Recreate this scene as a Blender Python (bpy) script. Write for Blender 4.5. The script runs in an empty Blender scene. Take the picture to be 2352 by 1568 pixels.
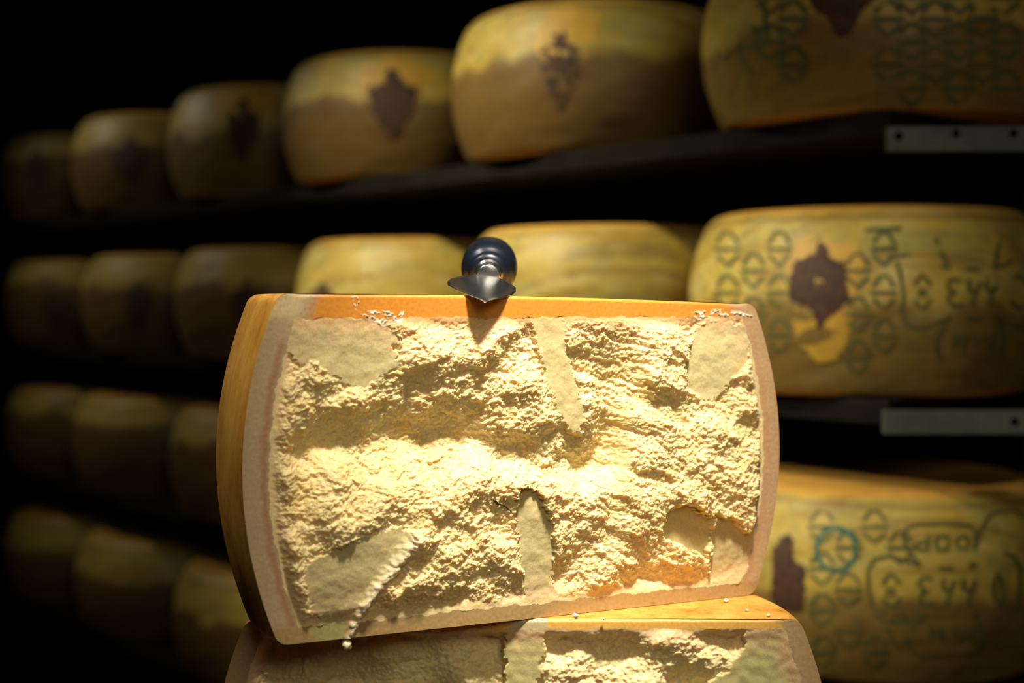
import bpy, math, random
import numpy as np
from mathutils import Vector, Matrix

random.seed(4)
SC = bpy.context.scene
COL = SC.collection
F = 3100.0            # focal length of the photograph in its own pixels (2352 wide)
CX, YV = 1176.0, 700.0  # principal column and horizon row
H = 1.40              # eye height


# ------------------------------------------------------------------ helpers
def link(o):
    COL.objects.link(o)
    return o


def tag(o, label=None, cat=None, group=None, kind=None):
    if label: o['label'] = label
    if cat: o['category'] = cat
    if group: o['group'] = group
    if kind: o['kind'] = kind
    return o


def thing(name, label, cat, loc=(0, 0, 0), rz=0.0, group=None):
    o = bpy.data.objects.new(name, None)
    o.empty_display_size = 0.05
    o.location = loc
    o.rotation_euler = (0, 0, rz)
    link(o)
    return tag(o, label, cat, group)


def mesh_obj(name, verts, faces, mat, parent=None, smooth=True, colors=None):
    me = bpy.data.meshes.new(name)
    v = np.asarray(verts, dtype=np.float32).reshape(-1, 3)
    if isinstance(faces, np.ndarray):
        n, k = faces.shape
        me.vertices.add(len(v))
        me.vertices.foreach_set('co', v.ravel())
        me.loops.add(n * k)
        me.loops.foreach_set('vertex_index', faces.astype(np.int32).ravel())
        me.polygons.add(n)
        me.polygons.foreach_set('loop_start', np.arange(0, n * k, k, dtype=np.int32))
        me.polygons.foreach_set('loop_total', np.full(n, k, dtype=np.int32))
    else:
        me.from_pydata(v.tolist(), [], [list(map(int, f)) for f in faces])
    me.update(calc_edges=True)
    me.validate()
    if smooth:
        me.polygons.foreach_set('use_smooth', np.ones(len(me.polygons), dtype=bool))
    if colors is not None:
        at = me.color_attributes.new('tint', 'FLOAT_COLOR', 'POINT')
        c = np.ones((len(v), 4), dtype=np.float32)
        c[:, :3] = colors
        at.data.foreach_set('color', c.ravel())
    me.materials.append(mat)
    o = bpy.data.objects.new(name, me)
    link(o)
    if parent is not None:
        o.parent = parent
    return o


def grid_faces(nr, nc, wrap=False):
    r = np.arange(nr - 1)[:, None]
    ncf = nc if wrap else nc - 1
    c = np.arange(ncf)[None, :]
    c2 = (c + 1) % nc
    return np.stack([r * nc + c, r * nc + c2, (r + 1) * nc + c2, (r + 1) * nc + c], -1).reshape(-1, 4)


def box(name, x0, x1, y0, y1, z0, z1, mat, parent=None, bev=0.0):
    v = [(x, y, z) for x in (x0, x1) for y in (y0, y1) for z in (z0, z1)]
    f = [(0, 1, 3, 2), (4, 6, 7, 5), (0, 4, 5, 1), (2, 3, 7, 6), (0, 2, 6, 4), (1, 5, 7, 3)]
    o = mesh_obj(name, v, f, mat, parent, smooth=False)
    if bev:
        m = o.modifiers.new('bevel', 'BEVEL')
        m.width = bev
        m.segments = 2
    return o


# ------------------------------------------------------------------ numpy noise
def _hash(ix, iy, seed):
    h = (ix.astype(np.int64) * 374761393 + iy.astype(np.int64) * 668265263 + seed * 2147483647) & 0xFFFFFFFF
    h = ((h ^ (h >> 13)) * 1274126177) & 0xFFFFFFFF
    h = ((h ^ (h >> 16)) * 2246822519) & 0xFFFFFFFF
    return ((h ^ (h >> 15)) & 0xFFFFFF) / float(0xFFFFFF)


def gnoise(x, y, seed=0):
    ix, iy = np.floor(x), np.floor(y)
    fx, fy = x - ix, y - iy
    ux, uy = fx * fx * fx * (fx * (fx * 6 - 15) + 10), fy * fy * fy * (fy * (fy * 6 - 15) + 10)

    def g(dx, dy):
        a = _hash(ix + dx, iy + dy, seed) * 2 * np.pi
        return np.cos(a) * (fx - dx) + np.sin(a) * (fy - dy)
    n0 = g(0, 0) * (1 - ux) + g(1, 0) * ux
    n1 = g(0, 1) * (1 - ux) + g(1, 1) * ux
    return (n0 * (1 - uy) + n1 * uy) * 1.5


def fbm(x, y, seed=0, octv=4, gain=0.5):
    s, a = 0.0, 1.0
    for k in range(octv):
        s = s + a * gnoise(x, y, seed + k * 17)
        x, y = x * 2.03 + 5.1, y * 2.03 + 3.7
        a *= gain
    return s


def worley(x, y, seed=0):
    ix, iy = np.floor(x), np.floor(y)
    best = np.full(x.shape, 9.0)
    for dx in (-1, 0, 1):
        for dy in (-1, 0, 1):
            px = ix + dx + _hash(ix + dx, iy + dy, seed)
            py = iy + dy + _hash(ix + dx, iy + dy, seed + 7)
            best = np.minimum(best, (px - x) ** 2 + (py - y) ** 2)
    return np.sqrt(best)


def sstep(a, b, x):
    t = np.clip((x - a) / (b - a), 0, 1)
    return t * t * (3 - 2 * t)


def poly_sd(px, py, poly):
    """signed distance to a polygon, positive inside"""
    d = np.full(px.shape, 1e9)
    inside = np.zeros(px.shape, dtype=bool)
    n = len(poly)
    for i in range(n):
        ax, ay = poly[i]
        bx, by = poly[(i + 1) % n]
        ex, ey = bx - ax, by - ay
        t = np.clip(((px - ax) * ex + (py - ay) * ey) / (ex * ex + ey * ey + 1e-9), 0, 1)
        d = np.minimum(d, np.hypot(px - ax - t * ex, py - ay - t * ey))
        cond = (ay > py) != (by > py)
        with np.errstate(divide='ignore', invalid='ignore'):
            xi = (bx - ax) * (py - ay) / (by - ay + 1e-12) + ax
        inside ^= cond & (px < xi)
    return np.where(inside, d, -d)


# ------------------------------------------------------------------ materials
def nodes_of(name):
    m = bpy.data.materials.new(name)
    m.use_nodes = True
    nt = m.node_tree
    return m, nt, nt.nodes['Principled BSDF']


def N(nt, kind, **kw):
    n = nt.nodes.new(kind)
    for k, v in kw.items():
        if k in n.inputs:
            n.inputs[k].default_value = v
        else:
            setattr(n, k, v)
    return n


def noise(nt, scale, detail=4, rough=0.55, vec=None):
    n = N(nt, 'ShaderNodeTexNoise', Scale=scale, Detail=detail, Roughness=rough)
    if vec is not None:
        nt.links.new(vec, n.inputs['Vector'])
    return n.outputs['Fac']


def ramp(nt, fac, stops):
    r = nt.nodes.new('ShaderNodeValToRGB')
    cr = r.color_ramp
    while len(cr.elements) < len(stops):
        cr.elements.new(0.5)
    for e, (p, c) in zip(cr.elements, stops):
        e.position = p
        e.color = (*c, 1)
    nt.links.new(fac, r.inputs[0])
    return r.outputs[0]


def bump(nt, bsdf, fac, strength, dist):
    b = N(nt, 'ShaderNodeBump', Strength=strength, Distance=dist)
    nt.links.new(fac, b.inputs['Height'])
    nt.links.new(b.outputs[0], bsdf.inputs['Normal'])


def plain(name, col, rough=0.6, metal=0.0, nscale=30, var=0.25, spec=0.5):
    m, nt, b = nodes_of(name)
    tc = N(nt, 'ShaderNodeTexCoord').outputs['Object']
    f = noise(nt, nscale, 4, 0.6, tc)
    lo = tuple(c * (1 - var) for c in col)
    hi = tuple(min(1, c * (1 + var)) for c in col)
    nt.links.new(ramp(nt, f, [(0.3, lo), (0.7, hi)]), b.inputs['Base Color'])
    b.inputs['Roughness'].default_value = rough
    b.inputs['Metallic'].default_value = metal
    b.inputs['Specular IOR Level'].default_value = spec
    bump(nt, b, f, 0.15, 0.002)
    return m


def tinted(name, rough, nscale, bstr, bdist, spec=0.4, sss=0.0, var=0.12):
    """colour zones come from the mesh, small natural variation from noise"""
    m, nt, b = nodes_of(name)
    tc = N(nt, 'ShaderNodeTexCoord').outputs['Object']
    at = N(nt, 'ShaderNodeVertexColor', layer_name='tint')
    f = noise(nt, nscale, 5, 0.6, tc)
    v = ramp(nt, f, [(0.3, (1 - var,) * 3), (0.7, (1 + var,) * 3)])
    mx = N(nt, 'ShaderNodeMix', data_type='RGBA', blend_type='MULTIPLY')
    mx.inputs[0].default_value = 1
    nt.links.new(at.outputs['Color'], mx.inputs[6])
    nt.links.new(v, mx.inputs[7])
    nt.links.new(mx.outputs[2], b.inputs['Base Color'])
    b.inputs['Roughness'].default_value = rough
    b.inputs['Specular IOR Level'].default_value = spec
    if sss:
        b.inputs['Subsurface Weight'].default_value = sss
        b.inputs['Subsurface Radius'].default_value = (1.0, 0.55, 0.15)
        b.inputs['Subsurface Scale'].default_value = 0.005
    bump(nt, b, f, bstr, bdist)
    return m


M_PASTE = tinted('cheese_paste', 0.55, 700, 0.30, 0.0005, spec=0.35, sss=0.55)
M_CRUST = tinted('cheese_crust_section', 0.45, 420, 0.12, 0.0004)
M_WHEEL = tinted('wheel_rind', 0.5, 60, 0.25, 0.0015, spec=0.35)
M_STAMP = plain('stamp_ink', (0.085, 0.085, 0.022), 0.7)
M_TEAL = plain('teal_ink', (0.02, 0.11, 0.085), 0.7)
M_BRAND = plain('burnt_brand', (0.055, 0.018, 0.006), 0.7, nscale=90, var=0.6)
M_BOARD = plain('dark_board', (0.008, 0.0065, 0.005), 0.8, nscale=14, var=0.4, spec=0.1)
M_STEEL = plain('grey_steel', (0.085, 0.088, 0.075), 0.6, 0.2, nscale=25)
M_WALL = plain('cellar_wall', (0.0015, 0.0015, 0.0015), 0.95, nscale=5, spec=0.0)
M_FLOOR = plain('cellar_floor', (0.03, 0.028, 0.025), 0.8, nscale=8)
M_TABLE = plain('table_wood', (0.10, 0.055, 0.025), 0.6, nscale=18, var=0.4)
M_CRUMB = plain('crumb_cheese', (0.86, 0.74, 0.46), 0.6, nscale=400, var=0.15)
M_STRAND = plain('dark_strand', (0.03, 0.015, 0.006), 0.6)


def make_rind():
    m, nt, b = nodes_of('orange_rind')
    tc = N(nt, 'ShaderNodeTexCoord').outputs['Object']
    mp = N(nt, 'ShaderNodeMapping')
    mp.inputs['Scale'].default_value = (1, 1, 0.35)
    nt.links.new(tc, mp.inputs['Vector'])
    f = noise(nt, 45, 7, 0.68, mp.outputs[0])
    g = noise(nt, 420, 3, 0.6, mp.outputs[0])
    ad = N(nt, 'ShaderNodeMath', operation='MULTIPLY_ADD')
    nt.links.new(g, ad.inputs[0])
    ad.inputs[1].default_value = 0.35
    nt.links.new(f, ad.inputs[2])
    c = ramp(nt, ad.outputs[0], [(0.42, (0.27, 0.105, 0.013)), (0.60, (0.58, 0.265, 0.034)), (0.82, (0.74, 0.40, 0.085))])
    nt.links.new(c, b.inputs['Base Color'])
    b.inputs['Roughness'].default_value = 0.48
    b.inputs['Specular IOR Level'].default_value = 0.4
    bump(nt, b, ad.outputs[0], 0.25, 0.0012)
    return m


M_RIND = make_rind()


def make_blade():
    m, nt, b = nodes_of('blade_steel')
    tc = N(nt, 'ShaderNodeTexCoord').outputs['Object']
    f = noise(nt, 120, 5, 0.7, tc)
    nt.links.new(ramp(nt, f, [(0.35, (0.42, 0.40, 0.37)), (0.7, (0.62, 0.61, 0.58))]), b.inputs['Base Color'])
    b.inputs['Metallic'].default_value = 1
    b.inputs['Roughness'].default_value = 0.24
    bump(nt, b, f, 0.05, 0.0003)
    return m


M_BLADE = make_blade()
M_FERRULE = plain('ferrule_steel', (0.62, 0.63, 0.62), 0.25, 1.0, nscale=60, var=0.06)
M_HANDLE = plain('navy_lacquer', (0.004, 0.0065, 0.013), 0.33, 0.0, nscale=40, var=0.15)

# ------------------------------------------------------------------ camera
cam = bpy.data.cameras.new('camera')
cam.sensor_width = 36
cam.lens = F / 2352 * 36
cam.shift_y = -(784 - YV) / 2352
cam.clip_start = 0.02
cam.dof.use_dof = True
cam.dof.focus_distance = 0.975
cam.dof.aperture_fstop = 3.6
co = bpy.data.objects.new('camera', cam)
co.location = (0, 0, H)
co.rotation_euler = (math.pi / 2, 0, 0)
link(co)
SC.camera = co


def P(px, py, Y):
    """the point a depth Y in front of the camera that the photograph shows at px, py"""
    return Vector(((px - CX) / F * Y, Y, H + (YV - py) / F * Y))


# ------------------------------------------------------------------ cut cheese halves
def half_profile(R, bulge, h, rc, n=64):
    """radius / height pairs from the bottom rim to the top rim, corners rounded"""
    out = []
    for i in range(n + 1):
        t = i / n
        t = 0.5 - 0.5 * math.cos(math.pi * t)      # denser near the rims
        z = t * h
        r = R + bulge * (1 - (2 * t - 1) ** 2)
        d = min(z, h - z)
        if d < rc:
            r -= rc * (1 - math.sqrt(max(0.0, 1 - ((rc - d) / rc) ** 2)))
        out.append((r, z))
    return np.array(out)


def make_half(root, centre, ang, R, bulge, h, rc, nu, nv, relief, zones, top_shift, back):
    """half wheel: its cut face looks along the local -Y axis; built in the root's own frame"""
    prof = half_profile(R, bulge, h, rc)
    # rind: revolve the profile round the back, then close top and bottom
    nphi = 97
    rows = [(prof[0, 0], 0.0, 0.0), (prof[0, 0], 0.0, 0.5)] + [(p[0], p[1], 1.0) for p in prof] + \
           [(prof[-1, 0], h, k) for k in (0.92, 0.8, 0.65, 0.5, 0.33, 0.16, 0.0)]
    rows = np.array(rows)
    rr, zz = rows[:, 0][:, None], rows[:, 1][:, None]
    # more than a half: the wheel's axis stands a little behind the cut
    kk = rows[:, 2][:, None]
    w = np.sqrt(rr ** 2 + back ** 2)
    p0 = np.arcsin(back / w)
    phi = -p0 + (math.pi + 2 * p0) * np.linspace(0, 1, nphi)[None]
    X = kk * w * np.cos(phi)
    Y = kk * (back + w * np.sin(phi))
    lip = 0.0026 * sstep(0.0, 0.02, rr * kk - np.abs(X) + 0.02 * (1 - np.abs(X) / 0.22)) * (zz > h - 1e-5)
    Y = np.maximum(Y, lip)
    Z = zz + 0 * phi
    Z = Z + top_shift(X, Y) * (Z / h)
    v = np.stack([X, Y, Z], -1).reshape(-1, 3)
    mesh_obj('rind', v, grid_faces(len(rows), nphi)[:, ::-1], M_RIND, root)
    # cut face: a dense relief grid
    a = np.linspace(-1, 1, nu)
    b = np.linspace(0, 1, nv)
    zb = b * h
    rb = np.interp(zb, prof[:, 1], prof[:, 0])
    S = a[None, :] * rb[:, None]
    Zf = np.repeat(zb[:, None], nu, 1)
    Zf = Zf + top_shift(S, 0 * S) * (Zf / h)
    ca, sa = math.cos(ang), math.sin(ang)
    Xw = centre[0] + S * ca
    Yw = centre[1] + S * sa
    Zw = centre[2] + Zf
    px = CX + F * Xw / Yw
    py = YV - F * (Zw - H) / Yw
    hgt, dz = relief(S, Zf, px, py, rb[:, None], h)
    er = 0.0026
    tt = np.clip(h - zb, 0, er)[:, None]
    hgt = hgt - (er - np.sqrt(np.clip(er * er - (er - tt) ** 2, 0, None))) * sstep(0.0, 0.02, (rb[-1] - np.abs(S)) + 0.02 * (1 - np.abs(S) / 0.22))
    _cache['xyz'] = (px, py, Xw + hgt * sa, Yw - hgt * ca, Zw)
    colr, crust = zones(S, Zf, px, py, rb[:, None], h)
    v = np.stack([S, -hgt, Zf + dz], -1).reshape(-1, 3)
    f = grid_faces(nv, nu)
    cm = crust.reshape(-1)
    fc = cm[f].mean(1) > 0.5
    colv = colr.reshape(-1, 3)
    for name, sel, mat in (('crust_edge', fc, M_CRUST), ('paste', ~fc, M_PASTE)):
        ff = f[sel]
        used = np.unique(ff)
        remap = np.zeros(len(v), dtype=np.int64)
        remap[used] = np.arange(len(used))
        mesh_obj(name, v[used], remap[ff], mat, root, colors=colv[used])


def bilerp(grid, x0, dx, y0, dy, px, py):
    g = np.asarray(grid, dtype=float)
    gx = np.clip((px - x0) / dx, 0, g.shape[1] - 1.001)
    gy = np.clip((py - y0) / dy, 0, g.shape[0] - 1.001)
    ix, iy = gx.astype(int), gy.astype(int)
    fx, fy = gx - ix, gy - iy
    fx, fy = fx * fx * (3 - 2 * fx), fy * fy * (3 - 2 * fy)
    return (g[iy, ix] * (1 - fx) + g[iy, ix + 1] * fx) * (1 - fy) + (g[iy + 1, ix] * (1 - fx) + g[iy + 1, ix + 1] * fx) * fy


# how the broken paste leans, read off the photograph every 50 px: 0 leans down, 9 leans up to the lamp
LEAN = [
    # 650 700 750 800 850 900 950 ...
    [5, 5, 5, 5, 5, 4, 6, 7, 7, 6, 6, 5, 5, 6, 4, 4, 5, 7, 8, 6, 6, 6, 6],   # 750
    [4, 5, 5, 5, 5, 4, 8, 8, 6, 7, 5, 6, 5, 4, 3, 3, 4, 7, 5, 6, 6, 6, 6],   # 800
    [6, 5, 6, 5, 5, 5, 2, 3, 4, 3, 6, 7, 5, 5, 6, 4, 5, 7, 7, 5, 5, 6, 6],   # 850
    [7, 6, 5, 6, 5, 5, 4, 3, 3, 3, 4, 5, 6, 5, 7, 6, 7, 4, 4, 6, 6, 7, 6],   # 900
    [4, 3, 2, 2, 2, 2, 2, 2, 3, 4, 5, 4, 5, 5, 5, 4, 7, 8, 7, 8, 7, 4, 6],   # 950
    [5, 3, 3, 3, 3, 3, 3, 3, 4, 4, 3, 3, 3, 4, 4, 3, 6, 7, 8, 9, 9, 7, 6],   # 1000
    [7, 6, 9, 9, 9, 9, 9, 9, 8, 8, 6, 7, 6, 4, 3, 7, 9, 8, 9, 9, 8, 7, 6],   # 1050
    [6, 7, 9, 9, 9, 9, 9, 9, 9, 9, 9, 9, 9, 8, 9, 9, 8, 6, 5, 6, 6, 7, 7],   # 1100
    [5, 6, 8, 8, 7, 7, 7, 6, 6, 4, 5, 6, 6, 7, 7, 6, 7, 6, 5, 4, 5, 7, 8],   # 1150
    [7, 7, 5, 7, 7, 4, 6, 5, 4, 5, 5, 5, 5, 5, 5, 6, 6, 4, 6, 5, 5, 5, 6],   # 1200
    [7, 6, 6, 5, 4, 5, 6, 7, 7, 7, 7, 5, 5, 6, 5, 6, 5, 5, 6, 6, 6, 6, 6],   # 1250
    [7, 6, 5, 5, 5, 7, 7, 6, 5, 5, 6, 5, 5, 4, 6, 7, 6, 4, 4, 5, 6, 6, 6],   # 1300
    [7, 6, 5, 5, 7, 7, 4, 3, 4, 5, 5, 5, 5, 7, 7, 7, 7, 6, 5, 6, 7, 5, 5],   # 1350
    [6, 5, 5, 5, 7, 4, 5, 5, 5, 6, 6, 5, 5, 6, 6, 6, 6, 6, 5, 6, 6, 6, 6],   # 1400
    [5, 5, 5, 5, 5, 5, 5, 5, 5, 5, 5, 5, 5, 5, 5, 5, 5, 5, 5, 5, 5, 5, 5],   # 1450
]
SMOOTH = [
    ([(630, 715), (690, 722), (800, 722), (850, 735), (912, 765), (922, 778), (900, 795), (914, 806), (916, 845), (880, 862), (850, 886),
      (830, 896), (790, 880), (775, 862), (742, 850), (728, 832), (690, 838), (668, 815), (640, 808)], 0.000),
    ([(1598, 750), (1625, 738), (1722, 745), (1722, 830), (1672, 880), (1655, 912), (1612, 918), (1572, 885), (1566, 850), (1582, 795)], 0.000),
    ([(868, 1214), (912, 1208), (946, 1226), (940, 1262), (918, 1300), (862, 1360), (832, 1412), (806, 1450), (735, 1452), (712, 1390),
      (690, 1330), (704, 1282), (760, 1262), (800, 1240)], 0.003),
    ([(1632, 1178), (1690, 1200), (1735, 1235), (1728, 1300), (1690, 1350), (1648, 1368), (1622, 1330), (1628, 1285)], -0.002),
    ([(1536, 1160), (1570, 1158), (1632, 1182), (1634, 1230), (1620, 1280), (1590, 1272), (1548, 1246), (1512, 1228), (1512, 1200)], -0.004),
    ([(1182, 705), (1290, 705), (1304, 770), (1300, 800), (1318, 850), (1336, 920), (1344, 1003), (1332, 1003), (1292, 968), (1272, 910),
      (1246, 840), (1232, 790), (1222, 745)], 0.000),
    ([(1182, 1118), (1218, 1120), (1236, 1140), (1262, 1195), (1272, 1250), (1270, 1310), (1282, 1360), (1276, 1405), (1262, 1420),
      (1206, 1424), (1200, 1350), (1192, 1290), (1184, 1220)], -0.001),
]


def stratify(x, y, ang, stretch):
    c, s = np.cos(ang), np.sin(ang)
    return (x * c + y * s) / stretch, (-x * s + y * c)


def blur(a, n, times=2):
    for _ in range(times):
        for ax in (0, 1):
            k = min(n, a.shape[ax] // 2 - 1)
            p = np.concatenate([np.repeat(np.take(a, [0], ax), k + 1, ax), a, np.repeat(np.take(a, [-1], ax), k, ax)], ax)
            c = np.cumsum(p, ax)
            L = a.shape[ax]
            a = (np.take(c, np.arange(2 * k + 1, 2 * k + 1 + L), ax) - np.take(c, np.arange(0, L), ax)) / (2 * k + 1)
    return a


def crumble(x, y, tilt, seed):
    """broken, crumbly surface: x, y in metres; returns a height in metres"""
    wx = x + 0.0035 * gnoise(x * 90, y * 90, seed + 90) + 0.0014 * gnoise(x * 260, y * 260, seed + 92)
    wy = y + 0.0035 * gnoise(x * 90, y * 90, seed + 91) + 0.0014 * gnoise(x * 260, y * 260, seed + 93)
    u, w = stratify(wx, wy, tilt, 1.25)
    hh = 0.0050 * gnoise(u * 38, w * 40, seed)
    patchy = 0.55 + 0.45 * sstep(-0.4, 0.4, gnoise(x * 35, y * 35, seed + 31))
    hh += 0.0031 * patchy * (0.45 - worley(u * 95, w * 105, seed + 1))
    hh += 0.0019 * (0.45 - worley(u * 190, w * 205, seed + 2))
    g = worley(wx * 350, wy * 370, seed + 4)
    hh += 0.0011 * patchy * np.sqrt(np.clip(1 - g * g * 1.1, 0, 1))
    g2 = worley(wx * 680, wy * 700, seed + 5)
    hh += 0.0008 * np.sqrt(np.clip(1 - g2 * g2 * 1.1, 0, 1))
    hh += 0.0007 * gnoise(x * 380, y * 400, seed + 6) + 0.0005 * gnoise(x * 900, y * 900, seed + 7)
    return hh


def ring_distance(S, Z, rb, h):
    """metres from the outline: left, right, top, bottom"""
    return S + rb, rb - S, h - Z, Z


RU = dict(left=0.0180, right=0.0150, top=0.0092, bottom=0.0105)


def upper_masks(S, Z, px, py, rb, h):
    l, r, t, b = ring_distance(S, Z, rb, h)
    wob = 0.0016 * gnoise(S * 90, Z * 90, 51) + 0.0008 * gnoise(S * 300, Z * 300, 52)
    ring = np.minimum(np.minimum(l - RU['left'], r - RU['right']), np.minimum(t - RU['top'], b - RU['bottom'])) + wob
    ragged = 7 * gnoise(px / 26, py / 26, 61) + 5 * gnoise(px / 9, py / 9, 62) + 3 * gnoise(px / 4, py / 4, 63)
    sm = np.zeros(px.shape)
    depth = np.zeros(px.shape)
    for poly, dep in SMOOTH:
        m = sstep(-3, 4, poly_sd(px, py, poly) + ragged)
        depth = np.where(m > sm, dep, depth)
        sm = np.maximum(sm, m)
    return ring, sm, depth


_cache = {}


def upper_relief(S, Z, px, py, rb, h):
    ring, sm, depth = upper_masks(S, Z, px, py, rb, h)
    _cache['u'] = (ring, sm)
    lean = (bilerp(LEAN, 650, 50, 750, 50, px + 12 * gnoise(px / 40, py / 40, 5), py + 12 * gnoise(px / 40, py / 40, 6)) - 5.0) / 4.0
    lean = np.clip(lean, -0.8, 1.0)
    # integrate the lean down each column, from the top rim to the bottom rim, letting it leak back
    nv = S.shape[0]
    dz = h / (nv - 1)
    mac = np.zeros(S.shape)
    acc = np.zeros(S.shape[1])
    leak = math.exp(-dz / 0.075)
    inr = sstep(0.0, 0.006, ring)
    for i in range(nv - 1, -1, -1):
        acc = acc * leak + lean[i] * 0.95 * dz * inr[i]
        mac[i] = acc
    # second pass from below takes out what is left at the bottom rim
    fade_b = np.exp(-np.clip(Z - RU['bottom'], 0, None) / 0.045)
    mac = mac - fade_b * mac[np.argmin(np.abs(Z[:, 0] - RU['bottom']))][None, :]
    mac = mac - 0.55 * blur(mac, 110)
    mac = np.where(mac > 0, 0.011 * np.tanh(mac / 0.011), 0.034 * np.tanh(mac / 0.034))
    _cache['mac'] = mac
    low = blur(mac, 30)
    low = np.where(low < 0, 0.5 * low, low)
    tilt = 0.10 - 0.40 * sstep(1250, 1600, px)
    rough = crumble(S, Z, tilt, 11)
    edge = sstep(0.0, 0.011, ring)
    hgt = (mac + rough - 0.002) * edge
    smooth_h = depth * edge + 0.0006 * fbm(S * 60, Z * 60, 71, 3) + 0.00005 * gnoise(S * 600, Z * 600, 72)
    # keep cut traces close to the paste round them where they sit deep
    smooth_h = smooth_h + 0.55 * low * edge
    out = hgt * (1 - sm) + smooth_h * sm
    out = np.clip(out, -0.045, 0.022)
    crust_h = 0.00006 * gnoise(S * 300, Z * 300, 81) + 0.0003 * gnoise(S * 40, Z * 40, 82)
    out = np.where(ring < 0, crust_h, out)
    # loose shreds clinging under the top rim
    shred = sstep(-0.1, 0.35, fbm(px / 17, py / 12, 84, 3)) * sstep(0.0, 3, poly_sd(px, py, [(806, 680), (822, 678), (832, 712), (930, 714), (925, 740), (880, 752), (835, 730), (815, 712)]))
    shred += sstep(-0.1, 0.3, fbm(px / 16, py / 9, 85, 3)) * sstep(0.0, 3, poly_sd(px, py, [(1585, 716), (1650, 708), (1728, 718), (1730, 728), (1660, 728), (1600, 738)]))
    out = out + 0.0007 * np.clip(shred, 0, 1) * (0.5 + gnoise(px / 6, py / 6, 86))
    # a crumbly broken ridge along the right side of the lower left cut
    rd = np.full(px.shape, 1e9)
    ridge = [(948, 1236), (925, 1268), (900, 1302), (868, 1338), (838, 1385), (814, 1430), (800, 1474)]
    for (ax_, ay_), (bx_, by_) in zip(ridge[:-1], ridge[1:]):
        ex, ey = bx_ - ax_, by_ - ay_
        q = np.clip(((px - ax_) * ex + (py - ay_) * ey) / (ex * ex + ey * ey), 0, 1)
        rd = np.minimum(rd, np.hypot(px - ax_ - q * ex, py - ay_ - q * ey))
    rd = rd + 5 * gnoise(px / 13, py / 13, 87)
    wid = np.interp(py, [1240, 1350, 1470], [17, 12, 6])
    rm = np.exp(-np.clip(rd / wid, -2, 6) ** 2 * np.sign(np.maximum(rd, 0)))
    lump = np.sqrt(np.clip(1 - worley(px / 14 + 0.4 * gnoise(px / 8, py / 8, 89), py / 12, 88) ** 2 * 1.1, 0, 1))
    out = out + rm * (0.0022 + 0.0020 * lump) * np.interp(py, [1240, 1400, 1470], [1.3, 1.0, 0.6])
    shred = np.clip(shred, 0, 1) + 0.6 * rm * lump
    _cache['shred'] = np.clip(shred, 0, 1)
    return out, 0 * out


def mixc(c0, c1, m):
    return c0 * (1 - m[..., None]) + np.asarray(c1) * m[..., None]


def upper_zones(S, Z, px, py, rb, h):
    ring, sm = _cache['u']
    l, r, t, b = ring_distance(S, Z, rb, h)
    c = np.zeros(S.shape + (3,)) + np.array((0.88, 0.69, 0.325))
    blot = sstep(-0.1, 0.5, gnoise(S * 60, Z * 60, 33))
    c = mixc(c, (0.86, 0.62, 0.24), blot * 0.6)
    c = mixc(c, (0.67, 0.54, 0.25), sm)
    pink = sstep(0.030, 0.0, ring) * np.clip(0.6 + 0.6 * gnoise(S * 110, Z * 110, 35), 0, 1)
    c = mixc(c, (0.84, 0.55, 0.28), pink * 0.7)
    toppink = sstep(0.022, 0.006, t) * 0.8
    c = mixc(c, (0.82, 0.42, 0.17), toppink * (1 - 0.4 * sm))
    # the rind where it is cut through
    cr = np.zeros(S.shape + (3,)) + np.array((0.52, 0.36, 0.19))
    inner = sstep(0.0045, 0.0, np.abs(ring + 0.0035))
    cr = mixc(cr, (0.40, 0.20, 0.085), inner * 0.8 * sstep(0.02, 0.03, t))
    cr = mixc(cr, (0.62, 0.36, 0.17), sstep(0.02, 0.016, r) * 0.7)
    mt = sstep(RU['top'] + 0.002, RU['top'] - 0.001, t)
    cr = mixc(cr, (0.74, 0.275, 0.032), mt * sstep(0.020, 0.034, l) * sstep(0.010, 0.03, r))
    mb = sstep(RU['bottom'] + 0.002, RU['bottom'] - 0.001, b)
    cr = mixc(cr, (0.46, 0.29, 0.11), mb)
    cr = mixc(cr, (0.45, 0.36, 0.13), mb * sstep(0.022, 0.026, l) * sstep(0.052, 0.047, l))
    corner = sstep(0.012, 0.004, t) * sstep(0.026, 0.014, l)
    cr = mixc(cr, (0.78, 0.58, 0.28), corner)
    crust = (ring < 0).astype(float)
    c = np.where(crust[..., None] > 0.5, cr, c)
    c = mixc(c, (0.90, 0.76, 0.55), _cache['shred'])
    return np.clip(c, 0, 1), crust


# upper half: two corners of its cut face measured off the photograph
YL, YR = 0.902, 1.060
BASE_Z = H - 0.2275
cl = Vector(((640 - CX) / F * YL, YL, 0))
cr_ = Vector(((1731 - CX) / F * YR, YR, 0))
mid = (cl + cr_) / 2
chord = (cr_ - cl).length
ang_u = math.atan2(cr_.y - cl.y, cr_.x - cl.x)
HU = 0.2275
upper = thing('cheese_half', 'broken half wheel of pale aged cheese resting on top, knife lying on it', 'cheese',
              (mid.x, mid.y, BASE_Z), ang_u, 'broken cheese halves in the foreground stack')


def top_u(X, Y):
    r = np.sqrt(X * X + Y * Y)
    return 0.0042 - 0.018 * X + 0.0018 * np.clip(1 - (r / 0.19) ** 2, 0, 1)


make_half(upper, (mid.x, mid.y, BASE_Z), ang_u, chord / 2, 0.0245, HU, 0.006, 900, 560, upper_relief, upper_zones, top_u, 0.040)
upper_xyz = _cache['xyz']

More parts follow.
